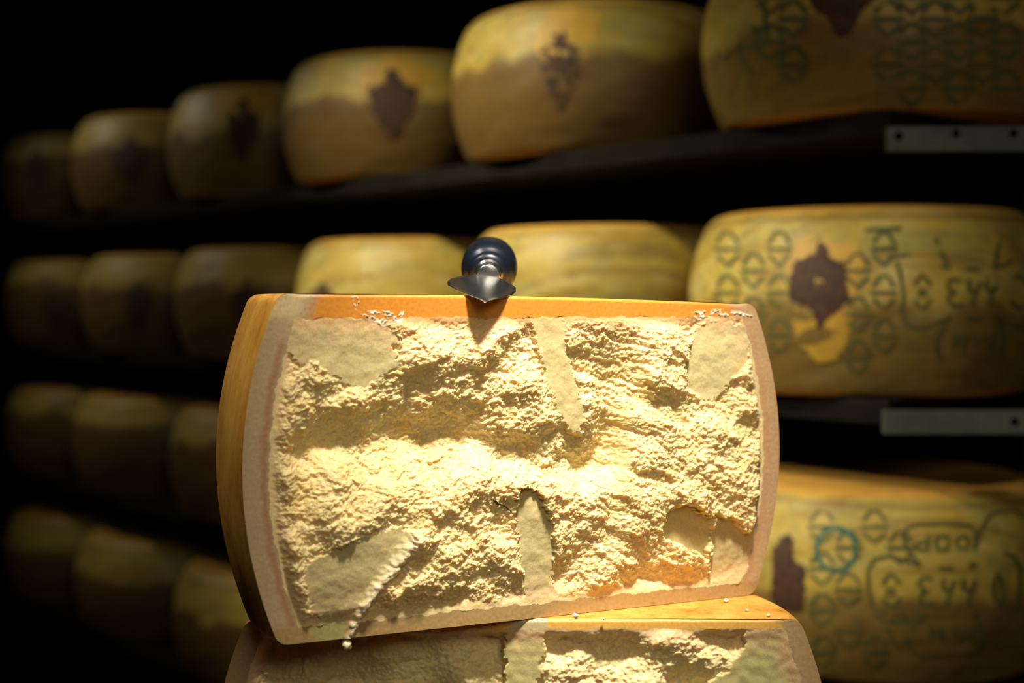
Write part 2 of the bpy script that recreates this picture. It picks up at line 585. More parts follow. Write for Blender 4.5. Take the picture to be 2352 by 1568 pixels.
# lower half, below it
YL2, YR2 = 0.978, 0.980
cl2 = Vector(((566 - CX) / F * YL2, YL2, 0))
cr2 = Vector(((1836 - CX) / F * YR2, YR2, 0))
mid2 = (cl2 + cr2) / 2
ang_l = math.atan2(cr2.y - cl2.y, cr2.x - cl2.x)
HL = 0.225
RL = dict(left=0.016, right=0.014, top=0.0075, bottom=0.010)
SM_L = [[(1165, 1440), (1255, 1440), (1252, 1500), (1235, 1600), (1150, 1600), (1160, 1500)],
        [(1708, 1445), (1850, 1440), (1875, 1500), (1900, 1640), (1560, 1640), (1640, 1560), (1690, 1520), (1712, 1480)]]


def lower_relief(S, Z, px, py, rb, h):
    l, r, t, b = ring_distance(S, Z, rb, h)
    wob = 0.0014 * gnoise(S * 90, Z * 90, 151) + 0.0008 * gnoise(S * 300, Z * 300, 152)
    ring = np.minimum(np.minimum(l - RL['left'], r - RL['right']), np.minimum(t - RL['top'], b - RL['bottom'])) + wob
    ragged = 9 * gnoise(px / 26, py / 26, 161) + 5 * gnoise(px / 9, py / 9, 162)
    sm = np.zeros(px.shape)
    for poly in SM_L:
        sm = np.maximum(sm, sstep(-3, 4, poly_sd(px, py, poly) + ragged))
    _cache['l'] = (ring, sm)
    edge = sstep(0.0, 0.010, ring)
    mac = 0.010 * gnoise(S * 26, Z * 26, 155) - 0.006
    out = (mac + crumble(S, Z, 0.35, 111)) * edge * (1 - sm) + (0.0004 * gnoise(S * 150, Z * 150, 171) - 0.001 * edge) * sm
    out = np.where(ring < 0, 0.00006 * gnoise(S * 300, Z * 300, 181), np.clip(out, -0.03, 0.010))
    return out, 0 * out


def lower_zones(S, Z, px, py, rb, h):
    ring, sm = _cache['l']
    l, r, t, b = ring_distance(S, Z, rb, h)
    c = np.zeros(S.shape + (3,)) + np.array((0.88, 0.71, 0.35))
    c = mixc(c, (0.56, 0.48, 0.20), sm)
    c = mixc(c, (0.80, 0.47, 0.25), sstep(0.020, 0.002, ring) * 0.6)
    cr = np.zeros(S.shape + (3,)) + np.array((0.50, 0.32, 0.15))
    mt = sstep(RL['top'] + 0.002, RL['top'] - 0.001, t)
    cr = mixc(cr, (0.86, 0.46, 0.09), mt * sstep(0.010, 0.020, r))
    cr = mixc(cr, (0.62, 0.50, 0.26), mt * sstep(1262, 1252, px) * sstep(1165, 1175, px))
    crust = (ring < 0).astype(float)
    return np.clip(np.where(crust[..., None] > 0.5, cr, c), 0, 1), crust


LZ = BASE_Z - 0.0004 - HL
lower = thing('cheese_half', 'broken half wheel underneath, orange rind showing at its top right', 'cheese',
              (mid2.x, mid2.y, LZ), ang_l, 'broken cheese halves in the foreground stack')
make_half(lower, (mid2.x, mid2.y, LZ), ang_l, (cr2 - cl2).length / 2, 0.0245, HL, 0.007, 640, 360, lower_relief, lower_zones,
          lambda X, Y: 0 * X, 0.012)


# ------------------------------------------------------------------ loose crumbs
def crumb(loc, size, label, seed, flat=0.75):
    rnd = np.random.RandomState(seed)
    nth, nph = 9, 14
    th = np.linspace(0, math.pi, nth)[:, None]
    ph = np.linspace(0, 2 * math.pi, nph, endpoint=False)[None]
    x, y, z = np.sin(th) * np.cos(ph), np.sin(th) * np.sin(ph), np.cos(th) + 0 * ph
    k = 1 + 0.45 * gnoise(x * 1.6 + seed, y * 1.6 + z * 1.3, seed) + 0.08 * (rnd.rand(nth, nph) - 0.5) * np.sin(th)
    v = np.stack([x * k * size * 1.25, y * k * size, z * k * size * flat], -1).reshape(-1, 3)
    v[:, 2] -= v[:, 2].min()
    o = mesh_obj('cheese_crumb', v, grid_faces(nth, nph, wrap=True)[:, ::-1], M_CRUMB, smooth=False)
    o.location = loc
    o.rotation_euler = (0, 0, seed * 1.3)
    return tag(o, label, 'crumb', 'loose white cheese crumbs')


def on_lower(px, py):
    """point on the lower half's top that the photograph shows there"""
    Y = F * (H - (LZ + HL)) / (py - YV)
    p = P(px, py, Y)
    return (p.x, p.y, LZ + HL)


CR = [(1322, 1419, 0.0019, 'pale crumb on the orange rind, right of the middle of the lower half'),
      (1384, 1424, 0.0012, 'tiny crumb near the front rim of the lower half, below the seam'),
      (1668, 1383, 0.0018, 'crumb by the right end of the seam between both halves'),
      (1716, 1404, 0.0011, 'tiny crumb on the right corner of the lower rind'),
      (1765, 1416, 0.0013, 'crumb nearest the right front corner of the lower half')]
for k, (x, y, s, lab) in enumerate(CR):
    crumb(on_lower(x, y), s, lab, 21 + k)

# a white crumb wedged at the lower edge of the cut face, as part of the upper half
pc = P(797, 1477, 0.926) - Vector((0, 0.002, 0.004))
cb = crumb(pc, 0.0036, 'large white crumb hanging at the lower edge of the upper cheese half, left', 40, 0.9)
cb['group'] = 'loose white cheese crumbs'
cb['label'] = 'large white crumb caught at the bottom edge of the upper half, left side'


# ------------------------------------------------------------------ a dark fibre caught in the paste
fx, fy, fX, fY, fZ = upper_xyz
fv, fp = [], []
for q in np.linspace(0, 1, 13):
    tx = 1130 + 42 * q
    ty = 1145 + 28 * q + 3 * math.sin(q * 7)
    k = np.argmin((fx - tx) ** 2 + (fy - ty) ** 2)
    fp.append(Vector((fX.flat[k], fY.flat[k] - 0.0012, fZ.flat[k])))
for i in range(1, 12):
    fp[i].y = (fp[i - 1].y + fp[i + 1].y + fp[i].y) / 3
for i, p in enumerate(fp):
    rad = 0.0009 * (1 - 0.5 * i / 12)
    for j in range(6):
        a_ = j * math.pi / 3
        fv.append((p.x + rad * math.cos(a_) * 0.7, p.y + rad * math.sin(a_), p.z + rad * math.cos(a_) * 0.7))
ff_ = [list(map(int, x)) for x in grid_faces(13, 6, wrap=True)] + [list(range(6))[::-1], [72 + j for j in range(6)]]
tag(mesh_obj('fibre', fv, ff_, M_STRAND), 'thin dark fibre stuck to the paste just left of the lower knife cut', 'fibre')

# ------------------------------------------------------------------ parmesan knife
def lathe(name, prof, p0, p1, mat, parent, n=48):
    """prof: (distance along p0->p1, radius)"""
    d = (p1 - p0).normalized()
    q = d.to_track_quat('Z', 'Y')
    v = []
    for s, r in prof:
        for k in range(n):
            a = 2 * math.pi * k / n
            v.append(p0 + q @ Vector((r * math.cos(a), r * math.sin(a), s)))
    f = [list(x) for x in grid_faces(len(prof), n, wrap=True)]
    f.append(list(range(n))[::-1])
    f.append([(len(prof) - 1) * n + k for k in range(n)])
    return mesh_obj(name, [tuple(x) for x in v], f, mat, parent)


knife = thing('cheese_knife', 'small leaf-bladed cheese knife with round navy handle lying on the upper half', 'knife')
J = P(1122, 634, 1.040)                      # blade meets the ferrule
Hc = P(1124, 609, 1.100)                     # thickest point of the handle
ax = (Hc - J).normalized()
fer = lathe('ferrule', [(-0.006, 0.0088), (-0.0055, 0.0096), (0.0, 0.0098), (0.012, 0.0100), (0.0125, 0.0112), (0.016, 0.0112)], J, Hc, M_FERRULE, knife)
hp = [(0.014, 0.0118), (0.0150, 0.0142), (0.0175, 0.0156), (0.0205, 0.0162), (0.0225, 0.0160), (0.0240, 0.0166), (0.0255, 0.0184), (0.028, 0.0199), (0.032, 0.0213), (0.037, 0.0221),
      (0.043, 0.0225), (0.052, 0.0227), (0.062, 0.0227), (0.072, 0.0222), (0.082, 0.0206), (0.090, 0.0180), (0.096, 0.0140), (0.0995, 0.0085), (0.1005, 0.002)]
lathe('handle', hp, J, Hc, M_HANDLE, knife)
T = P(1114, 695, 0.944)
Jb = J - Vector((0, 0.004, 0.0005))
along = T - Jb
Lb = along.length
d = along.normalized()
LP_, RP_ = P(1024, 640, 0.985), P(1180, 663, 0.985)
wv = (RP_ - LP_)
wv = (wv - d * wv.dot(d)).normalized()
nv_ = wv.cross(d).normalized()
if nv_.z < 0:
    nv_ = -nv_
# leaf outline: half width along the blade
ts = np.linspace(0, 1, 41)
wl = np.interp(ts, [0, 0.08, 0.2, 0.35, 0.5, 0.62, 0.75, 0.87, 0.95, 1.0], [0.006, 0.011, 0.0200, 0.0272, 0.0295, 0.0285, 0.0222, 0.0128, 0.0055, 0.0006])
wr = np.interp(ts, [0, 0.08, 0.2, 0.35, 0.5, 0.62, 0.75, 0.87, 0.95, 1.0], [0.006, 0.010, 0.0170, 0.0212, 0.0214, 0.0196, 0.0142, 0.0078, 0.0034, 0.0006])
M = 17
top, bot = [], []
for t, a, b_ in zip(ts, wl, wr):
    for k in range(M):
        u = -a + (a + b_) * k / (M - 1)
        e = 1 - abs(2 * k / (M - 1) - 1) ** 1.3
        th = 0.0002 + 0.0016 * e * (1 - 0.75 * t)
        base = Jb + d * (Lb * t) + wv * u + nv_ * (0.0012 * (abs(2 * k / (M - 1) - 1) ** 2))
        top.append(tuple(base + nv_ * th * 0.6))
        bot.append(tuple(base - nv_ * th * 0.4))
nb = len(top)
gf = grid_faces(41, M)
bf = [list(x) for x in gf] + [[nb + i for i in x[::-1]] for x in gf]
rim = [k for k in range(M)] + [r * M + M - 1 for r in range(1, 41)] + [40 * M + k for k in range(M - 2, -1, -1)] + [r * M for r in range(39, 0, -1)]
for i in range(len(rim)):
    a, b_ = rim[i], rim[(i + 1) % len(rim)]
    bf.append([b_, a, nb + a, nb + b_])
mesh_obj('blade', top + bot, bf, M_BLADE, knife)

# ------------------------------------------------------------------ the rack of wheels
TH = 0.6985
X0, Y0 = 0.527, 1.937
DIR = Vector((-math.sin(TH), math.cos(TH), 0))      # along the aisle, away from the camera
NRM = Vector((-math.cos(TH), -math.sin(TH), 0))     # out of the rack, into the aisle
RB, RBULGE, HW = 0.221, 0.034, 0.250


def wheel_centre(left_px):
    """centre on the rack's line of a wheel whose left silhouette is at that column"""
    lo, hi = -0.5, 4.2
    for _ in range(60):
        m_ = (lo + hi) / 2
        c = Vector((X0, Y0, 0)) + DIR * m_
        a = math.atan2(c.x, c.y) - math.asin((RB + RBULGE) / math.hypot(c.x, c.y))
        if CX + F * math.tan(a) > left_px:
            lo = m_
        else:
            hi = m_
    return c


def wheel_radius(z, h=HW):
    t = np.clip(z / h, 0, 1)
    r = RB + RBULGE * (1 - (2 * t - 1) ** 2)
    rc = np.where(t > 0.5, 0.022, 0.012)
    dd = np.minimum(t * h, h - t * h)
    return r - np.where(dd < rc, rc * (1 - np.sqrt(np.clip(1 - ((rc - np.minimum(dd, rc)) / rc) ** 2, 0, 1))), 0)


def wheel_rind(root, seed, low_dark, pale, h=HW, nphi=200, nz=56):
    t = 0.5 - 0.5 * np.cos(np.pi * np.linspace(0, 1, nz))
    z = t * h
    r = wheel_radius(z, h)
    z = np.concatenate([[0, 0], z, [h, h]])
    r = np.concatenate([[0.0, r[0] * 0.6], r, [r[-1] * 0.6, 0.0]])
    ph = np.linspace(0, 2 * math.pi, nphi, endpoint=False)
    X, Yc = r[:, None] * np.cos(ph), r[:, None] * np.sin(ph)
    Z = z[:, None] + 0 * ph
    # seam-free noise on the cylinder: sample a circle
    U, V = np.cos(ph)[None] * 0.6 + 0 * Z, np.sin(ph)[None] * 0.6 + Z * 5
    U2 = np.sin(ph)[None] * 1.1 + Z * 2.0
    wob = 0.0012 * fbm(U * 5 + seed, V * 5, seed, 3)
    X, Yc = X * (1 + wob / 0.25), Yc * (1 + wob / 0.25)
    c = np.zeros(Z.shape + (3,)) + np.array((0.44, 0.31, 0.056))
    c = mixc(c, (0.49, 0.38, 0.125), sstep(0.0, 0.5, fbm(U * 6 + seed, V * 6, seed + 1, 4)) * pale)
    c = mixc(c, (0.27, 0.245, 0.07), sstep(0.05, 0.5, fbm(U2 * 8, V * 10 + seed, seed + 2, 4)) * 0.6)
    c = mixc(c, (0.20, 0.09, 0.022), sstep(0.12, 0.6, fbm(U2 * 5 + 9, V * 14, seed + 3, 4)) * 0.5)
    band = sstep(0.68, 0.60, Z / h + 0.07 * fbm(U * 4, U2 * 4, seed + 4, 3) + (0.8 - low_dark) * 0.8)  # darker lower band of the rind, with a wavy upper edge
    c = mixc(c, (0.13, 0.065, 0.018), band * min(1.0, low_dark + 0.15))
    lip = np.maximum(sstep(0.012, 0.004, h - Z), sstep(0.012, 0.003, Z))
    c = mixc(c, (0.55, 0.27, 0.05), lip * 0.8)
    line = sstep(0.006, 0.0, np.abs(h - Z - 0.017))
    c = mixc(c, (0.14, 0.06, 0.02), line * 0.6)
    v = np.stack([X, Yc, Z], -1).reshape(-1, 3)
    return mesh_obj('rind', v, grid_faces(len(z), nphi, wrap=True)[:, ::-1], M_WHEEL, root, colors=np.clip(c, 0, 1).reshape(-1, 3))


def on_wheel(c, zb, pts, off=0.0006):
    """carry points read off the photograph onto the wheel's barrel (local coordinates)"""
    out = []
    for px, py in pts:
        dx, dz = (px - CX) / F, (YV - py) / F
        Y = c.y - 0.22
        for _ in range(8):
            z = H + dz * Y - zb
            R = float(wheel_radius(min(max(z, 0.004), HW - 0.004))) + off
            A = dx * dx + 1
            B = -2 * (dx * c.x + c.y)
            C_ = c.x ** 2 + c.y ** 2 - R * R
            disc = B * B - 4 * A * C_
            Y = (-B - math.sqrt(max(disc, 0))) / (2 * A)
        out.append((dx * Y - c.x, Y - c.y, H + dz * Y - zb))
    return out


def ribbons(name, root, c, zb, lines, w, mat):
    v, f = [], []
    for ln in lines:
        pts = []
        for (ax_, ay_), (bx_, by_) in zip(ln[:-1], ln[1:]):
            n = max(1, int(math.hypot(bx_ - ax_, by_ - ay_) / 12))
            pts += [(ax_ + (bx_ - ax_) * k / n, ay_ + (by_ - ay_) * k / n) for k in range(n)]
        pts.append(ln[-1])
        A, B = [], []
        for i, p in enumerate(pts):
            q0, q1 = pts[max(i - 1, 0)], pts[min(i + 1, len(pts) - 1)]
            tx, ty = q1[0] - q0[0], q1[1] - q0[1]
            L = math.hypot(tx, ty) or 1
            A.append((p[0] - ty / L * w / 2, p[1] + tx / L * w / 2))
            B.append((p[0] + ty / L * w / 2, p[1] - tx / L * w / 2))
        a, b_ = on_wheel(c, zb, A), on_wheel(c, zb, B)
        s = len(v)
        for p, q in zip(a, b_):
            v += [p, q]
        for i in range(len(pts) - 1):
            f.append((s + 2 * i, s + 2 * i + 1, s + 2 * i + 3, s + 2 * i + 2))
    return mesh_obj(name, v, f, mat, root)


def patch(name, root, c, zb, poly, mat, step=4, seed=0, rag=4, holes=0.0, off=0.0005):
    xs = np.arange(min(p[0] for p in poly) - 8, max(p[0] for p in poly) + 9, step)
    ys = np.arange(min(p[1] for p in poly) - 8, max(p[1] for p in poly) + 9, step)
    gx, gy = np.meshgrid(xs, ys)
    m = poly_sd(gx, gy, poly) + rag * fbm(gx / 14, gy / 14, seed, 3) > 0
    if holes:
        m &= fbm(gx / 22, gy / 16, seed + 5, 3) < holes
    idx = {}
    pts, f = [], []
    for r in range(len(ys) - 1):
        for q in range(len(xs) - 1):
            if m[r, q] and m[r + 1, q] and m[r, q + 1] and m[r + 1, q + 1]:
                ids = []
                for rr, qq in ((r, q), (r, q + 1), (r + 1, q + 1), (r + 1, q)):
                    if (rr, qq) not in idx:
                        idx[(rr, qq)] = len(pts)
                        pts.append((gx[rr, qq], gy[rr, qq]))
                    ids.append(idx[(rr, qq)])
                f.append(ids[::-1])
    w3 = on_wheel(c, zb, pts, off)
    f = [q for q in f if max(w3[i][2] for i in q) < HW - 0.018]
    used = sorted({i for q in f for i in q})
    new = {i: k for k, i in enumerate(used)}
    return mesh_obj(name, [w3[i] for i in used], [[new[i] for i in q] for q in f], mat, root)


def lattice(ox, oy, pitch, rowh, dashw, lam, cols, rows, keep):
    out = []
    for r in range(*rows):
        for q in range(*cols):
            x = ox + q * pitch + (pitch / 2 if r % 2 else 0)
            y = oy + r * rowh
            if not keep(x, y):
                continue
            out.append([(x - dashw / 2, y), (x + dashw / 2, y)])
            out.append([(x - dashw * 0.40, y - 13), (x - dashw * 0.15, y - lam), (x + dashw * 0.15, y - lam), (x + dashw * 0.40, y - 13)])
            out.append([(x - dashw * 0.40, y + 13), (x, y + lam), (x + dashw * 0.40, y + 13)])
    return out


def shield(cx, cy, w, h_):
    """burnt brand: crown, body and drip"""
    p = [(-0.12, -0.5), (0.1, -0.5), (0.2, -0.32), (0.5, -0.25), (0.46, 0.05), (0.34, 0.2), (0.12, 0.44), (0.0, 0.52), (-0.12, 0.44), (-0.36, 0.2), (-0.46, 0.04),
         (-0.5, -0.25), (-0.22, -0.32)]
    return [(cx + a * w, cy + b_ * h_) for a, b_ in p]


ROWZ = {'top': H + 0.246, 'middle': H - 0.120, 'third': H - 0.490, 'bottom': H - 0.858}
M_HALO = plain('rubbed_halo', (0.50, 0.285, 0.034), 0.55, nscale=50, var=0.2)

WHEELS = [
    # row, left silhouette px, lower darkening, pale, label
    ('top', 1612, 0.55, 0.2, 'big wheel at upper right, rows of dark stamped diamonds and a brown drip'),
    ('top', 1037, 0.75, 0.9, 'wheel second from the right on the top shelf, brown brand under a yellow patch'),
    ('top', 648, 0.75, 0.7, 'wheel third from the right on the top shelf, dark pointed brand right of its middle'),
    ('top', 385, 0.7, 0.5, 'wheel fourth from the right on the top shelf, slim dark diamond brand'),
    ('top', 163, 0.8, 0.0, 'brownish wheel second from the left on the top shelf'),
    ('top', -3, 0.9, 0.1, 'dimmest wheel, leftmost on the top shelf'),
    ('middle', 1582, 0.6, 0.9, 'large wheel right of the broken halves, brown shield brand and upside-down stamp 443'),
    ('middle', 1068, 0.3, 0.9, 'plain yellow wheel directly behind the knife handle, to its right'),
    ('middle', 678, 0.5, 0.8, 'wheel behind the left end of the upper half, left of the knife'),
    ('middle', 400, 0.8, 0.5, 'greyish-topped wheel on the middle shelf just left of the upper half'),
    ('middle', 186, 0.8, 0.3, 'wheel second from the left on the middle shelf, black diamond brand'),
    ('middle', 8, 0.9, 0.1, 'dim wheel leftmost on the middle shelf, black oval brand'),
    ('third', 1600, 0.6, 0.4, 'wheel at lower right with a teal ring and a stamped clover reading DOP'),
    ('third', 1040, 0.5, 0.4, 'wheel of the third shelf hidden behind the right side of the upper half'),
    ('third', 655, 0.5, 0.4, 'wheel of the third shelf hidden behind the left side of the upper half'),
    ('third', 388, 0.9, 0.5, 'wheel on the third shelf peeking out left of the upper half'),
    ('third', 164, 0.9, 0.2, 'wheel on the third shelf second from the left, bright yellow upper band'),
    ('third', 8, 0.9, 0.2, 'dark wheel leftmost on the third shelf'),
    ('bottom', 395, 0.8, 0.1, 'wheel on the bottom shelf nearest the lower half, at its left'),
    ('bottom', 170, 0.8, 0.1, 'dark wheel second from the left on the bottom shelf'),
    ('bottom', 6, 0.8, 0.1, 'nearly black wheel leftmost on the bottom shelf'),
]
made = {}
for k, (row, left, low_dark, pale, lab) in enumerate(WHEELS):
    c = wheel_centre(left)
    zb = ROWZ[row]
    root = thing('cheese_round', lab, 'cheese wheel', (c.x, c.y, zb), 0, 'whole cheese wheels on the %s shelf' % row)
    wheel_rind(root, 31 + 7 * k, low_dark, pale)
    made[(row, left)] = (root, c, zb)

# middle shelf, right: halo, brand, dotted lattice and the clover stamp
r_, c, zb = made[('middle', 1582)]
patch('rubbed_patch', r_, c, zb, [(1890, 528), (1960, 545), (1990, 600), (1960, 700), (1955, 760), (1925, 830), (1880, 835), (1830, 790), (1812, 720), (1800, 600), (1830, 545)],
      M_HALO, seed=301, rag=7)
patch('brand_mark', r_, c, zb, [(1868, 580), (1880, 552), (1900, 560), (1912, 590), (1945, 600), (1952, 690), (1930, 715), (1900, 735), (1882, 765), (1872, 745), (1862, 715),
                                (1812, 690), (1808, 640), (1822, 600)], M_BRAND, seed=302, rag=4, off=0.0011)
halo = [(1800, 530), (1985, 530), (1985, 840), (1800, 840)]


def keep_m(x, y):
    if 1795 < x < 1955 and 540 < y < 850: return False
    if x > 2066 and y > 560: return False
    if 1985 < x < 2066 and y < 555: return True
    return 1625 < x < 2180 and 535 < y < 870


ln = lattice(1970, 622, 120, 50, 62, 38, (-3, 3), (-2, 6), keep_m)
W_ = 9
clover = [[(2060, 600), (2070, 640), (2076, 680), (2071, 716), (2085, 748), (2112, 756), (2150, 745), (2183, 726)],
          [(2183, 728), (2160, 760), (2150, 785), (2151, 805), (2158, 822)],
          [(2290, 730), (2303, 755), (2306, 780), (2299, 818)],
          [(2148, 545), (2165, 585), (2178, 615), (2160, 612)],
          [(2290, 728), (2330, 750), (2365, 756), (2400, 745)],
          [(2300, 545), (2290, 580), (2284, 616), (2310, 606), (2350, 596)],
          [(2100, 655), (2108, 640), (2118, 631), (2128, 641), (2137, 656)], [(2100, 688), (2110, 702), (2119, 709), (2130, 700), (2138, 688)],
          [(2112, 666), (2124, 666), (2127, 675), (2120, 681), (2112, 678), (2112, 666)],
          [(2322, 655), (2330, 640), (2340, 631), (2350, 641), (2359, 656)], [(2322, 688), (2332, 702), (2341, 709), (2352, 700)],
          [(2218, 617), (2245, 617)], [(2222, 730), (2250, 730)],
          # 443, upside down
          [(2205, 643), (2185, 640), (2176, 652), (2180, 665), (2196, 671)], [(2196, 671), (2180, 678), (2178, 692), (2188, 702), (2210, 700)],
          [(2226, 640), (2226, 668), (2250, 668)], [(2252, 645), (2240, 672), (2232, 704)],
          [(2266, 640), (2266, 668), (2290, 668)], [(2292, 645), (2280, 672), (2272, 704)],
          # MN, upside down
          [(2192, 802), (2192, 764), (2214, 802), (2214, 764)],
          [(2236, 764), (2238, 802), (2260, 772), (2282, 802), (2286, 764)],
          [(1985, 528), (2070, 524)], [(2000, 572), (2060, 568)], [(2040, 590), (2090, 586)]]
for side in (-1, 1):
    ribbons('stamped_lattice', r_, c, zb, [q for q in ln if (q[0][0] - 1880) * side > 0], W_, M_STAMP)
ribbons('stamped_clover', r_, c, zb, clover, W_, M_STAMP)

# third shelf, right
r_, c, zb = made[('third', 1600)]
patch('brand_mark', r_, c, zb, [(1770, 1262), (1790, 1232), (1806, 1224), (1820, 1232), (1828, 1285), (1850, 1296), (1852, 1360), (1838, 1405), (1770, 1405)],
      M_BRAND, seed=311, off=0.0011)


def keep_3(x, y):
    if x < 1872 or y < 1175: return False
    if x > 1990 and 1262 < y < 1430: return False
    if x > 2068: return False
    return y < 1540


ln = lattice(1948, 1258, 120, 48, 66, 36, (-1, 3), (-2, 7), keep_3)
ring_ = [[(1920 + 45 * math.cos(a * math.pi / 14), 1261 + 50 * math.sin(a * math.pi / 14)) for a in range(29)],
         [(1925, 1215), (1955, 1228), (1965, 1255)]]
ribbons('teal_ring', r_, c, zb, ring_, 11, M_TEAL)
clover = [[(2115, 1300), (2085, 1262), (2074, 1235), (2084, 1212), (2108, 1205), (2170, 1202), (2225, 1205), (2240, 1222), (2238, 1262), (2228, 1304)],
          [(2115, 1300), (2080, 1288), (2040, 1275), (2006, 1285), (1993, 1312), (1996, 1360), (2006, 1405), (2030, 1428), (2066, 1432), (2125, 1410)],
          [(2125, 1410), (2095, 1445), (2086, 1475), (2096, 1498), (2118, 1508), (2230, 1505), (2262, 1485), (2262, 1455), (2238, 1410)],
          [(2228, 1304), (2262, 1284), (2298, 1268), (2330, 1278), (2345, 1310), (2340, 1380), (2325, 1425), (2290, 1434), (2238, 1410)],
          [(2238, 1262), (2250, 1220), (2275, 1180), (2330, 1170), (2352, 1190)],
          [(2027, 1343), (2036, 1325), (2046, 1317), (2056, 1325), (2066, 1342)], [(2027, 1372), (2040, 1390), (2050, 1396), (2060, 1388), (2068, 1372)],
          [(2038, 1352), (2052, 1352), (2055, 1362), (2046, 1369), (2038, 1364), (2038, 1352)],
          [(2282, 1340), (2292, 1315), (2302, 1340), (2306, 1370), (2296, 1394), (2284, 1372), (2282, 1340)],
          [(2157, 1304), (2190, 1304)],
          # DOP, upside down: d O G-like
          [(2104, 1262), (2132, 1262), (2132, 1228)], [(2132, 1246), (2110, 1246), (2102, 1254), (2104, 1262)],
          [(2152, 1232), (2176, 1232), (2180, 1246), (2174, 1262), (2154, 1262), (2148, 1248), (2152, 1232)],
          [(2222, 1230), (2222, 1262), (2202, 1258), (2196, 1246), (2204, 1232), (2222, 1230)],
          # 443, upside down
          [(2140, 1328), (2122, 1325), (2110, 1338), (2116, 1350), (2132, 1356)], [(2132, 1356), (2116, 1364), (2112, 1380), (2126, 1388), (2148, 1384)],
          [(2166, 1328), (2166, 1354), (2190, 1354)], [(2192, 1332), (2182, 1356), (2174, 1388)],
          [(2212, 1328), (2212, 1354), (2238, 1354)], [(2240, 1332), (2230, 1356), (2222, 1388)],
          # MN, upside down
          [(2138, 1472), (2138, 1440), (2162, 1472), (2162, 1440)],
          [(2190, 1440), (2193, 1472), (2212, 1448), (2230, 1472), (2234, 1440)]]
ribbons('stamped_lattice', r_, c, zb, ln, W_, M_STAMP)
ribbons('stamped_clover', r_, c, zb, clover, W_, M_STAMP)

# top shelf, right
r_, c, zb = made[('top', 1612)]
patch('brand_mark', r_, c, zb, [(1840, -30), (2030, -30), (2006, 5), (1978, 30), (1966, 62), (1950, 84), (1934, 88), (1914, 72), (1900, 45), (1868, 22)], M_BRAND, seed=321, off=0.0011)


def keep_t(x, y):
    if 1850 < x < 2012: return False
    if 1760 < x < 1860: return y < 200
    return 2012 < x < 2360 and y < 205


ln = lattice(2040, 44, 109, 53, 76, 40, (-3, 4), (-1, 4), keep_t)
clover = [[(1755, -10), (1757, 40), (1764, 70), (1762, 92), (1745, 108), (1718, 112), (1692, 106)], [(1692, 106), (1710, 140), (1728, 170)],
          [(1724, 60), (1735, 70), (1740, 62)], [(1680, 112), (1662, 140)]]
for side in (-1, 1):
    ribbons('stamped_lattice', r_, c, zb, [q for q in ln if (q[0][0] - 1935) * side > 0], 12, M_STAMP)
ribbons('stamped_clover', r_, c, zb, clover, 12, M_STAMP)

# burnt brands on the wheels farther along
for key, (cx_, cy_, w_, h_), hl, seed, holes in [
        (('top', 1037), (1288, 160, 100, 200), (1290, 130, 190, 320), 331, 0.34),
        (('top', 648), (903, 240, 120, 170), (905, 235, 170, 250), 332, 0),
        (('top', 385), (558, 300, 80, 150), (560, 280, 150, 220), 333, 0),
        (('top', 163), (300, 370, 100, 110), None, 334, 0),
        (('top', -3), (88, 392, 62, 110), None, 335, 0),
        (('middle', 678), (738, 690, 60, 90), None, 341, 0),
        (('middle', 400), (568, 705, 84, 130), None, 342, 0),
        (('middle', 186), (316, 702, 68, 120), None, 343, 0),
        (('middle', 8), (128, 712, 80, 90), None, 344, 0)]:
    r_, c, zb = made[key]
    if hl:
        patch('rubbed_patch', r_, c, zb, shield(hl[0], hl[1] - 0.18 * hl[3], hl[2], hl[3] * 0.6), M_HALO, seed=seed + 50, rag=10)
    patch('brand_mark', r_, c, zb, shield(cx_, cy_, w_, h_), M_BRAND, seed=seed, rag=7, holes=holes, off=0.0011)

# rack: boards narrower than the wheels, posts behind, steel rails on the near bay
base = Vector((X0, Y0, 0)) - DIR * 0.9
rack_rot = math.atan2(DIR.y, DIR.x)
rack = thing('shelving_rack', 'dark shelving rack whose long boards carry the rows of cheese wheels', 'rack', (base.x, base.y, 0), rack_rot)
# local x runs along the aisle, local +y points into the aisle
for row, z in ROWZ.items():
    box('shelf_board', 0.75 if row in ('top', 'middle') else 0.0, 4.9, -0.21, 0.195, z - 0.032, z - 0.0005, M_BOARD, rack, 0.003)
for x in (0.80, 2.1, 3.4, 4.8):
    box('post', x, x + 0.05, -0.36, -0.29, 0, H + 0.6, M_BOARD, rack, 0.004)
    for z in ROWZ.values():
        box('bracket', x + 0.01, x + 0.04, -0.292, -0.05, z - 0.06, z - 0.0325, M_BOARD, rack)
inv = Matrix.Rotation(-rack_rot, 4, 'Z')


def cross_beam(px0, px1, py0, py1, Y, holes):
    """grey punched steel beam closing the near bay"""
    a, b_ = P(px0, py1, Y), P(px1, py0, Y)
    v = [(x, y, z) for x in (a.x, b_.x) for y in (Y, Y + 0.012) for z in (a.z, b_.z)]
    v = [tuple(inv @ (Vector(p) - Vector((base.x, base.y, 0)))) for p in v]
    f = [(0, 1, 3, 2), (4, 6, 7, 5), (0, 4, 5, 1), (2, 3, 7, 6), (0, 2, 6, 4), (1, 5, 7, 3)]
    r = mesh_obj('cross_beam', v, f, M_STEEL, rack, smooth=False)
    for hx, hy in holes:
        pts = [P(hx + 10 * math.cos(t), hy + 10 * math.sin(t), Y - 0.0005) for t in np.linspace(0, 2 * math.pi, 16, endpoint=False)]
        mesh_obj('bolt_hole', [tuple(inv @ (p - Vector((base.x, base.y, 0)))) for p in pts], [list(range(16))], M_WALL, r)


cross_beam(2040, 2560, 290, 346, 1.66, [(2064, 312), (2196, 306), (2328, 306)])
cross_beam(2032, 2560, 943, 996, 1.66, [(2330, 968)])

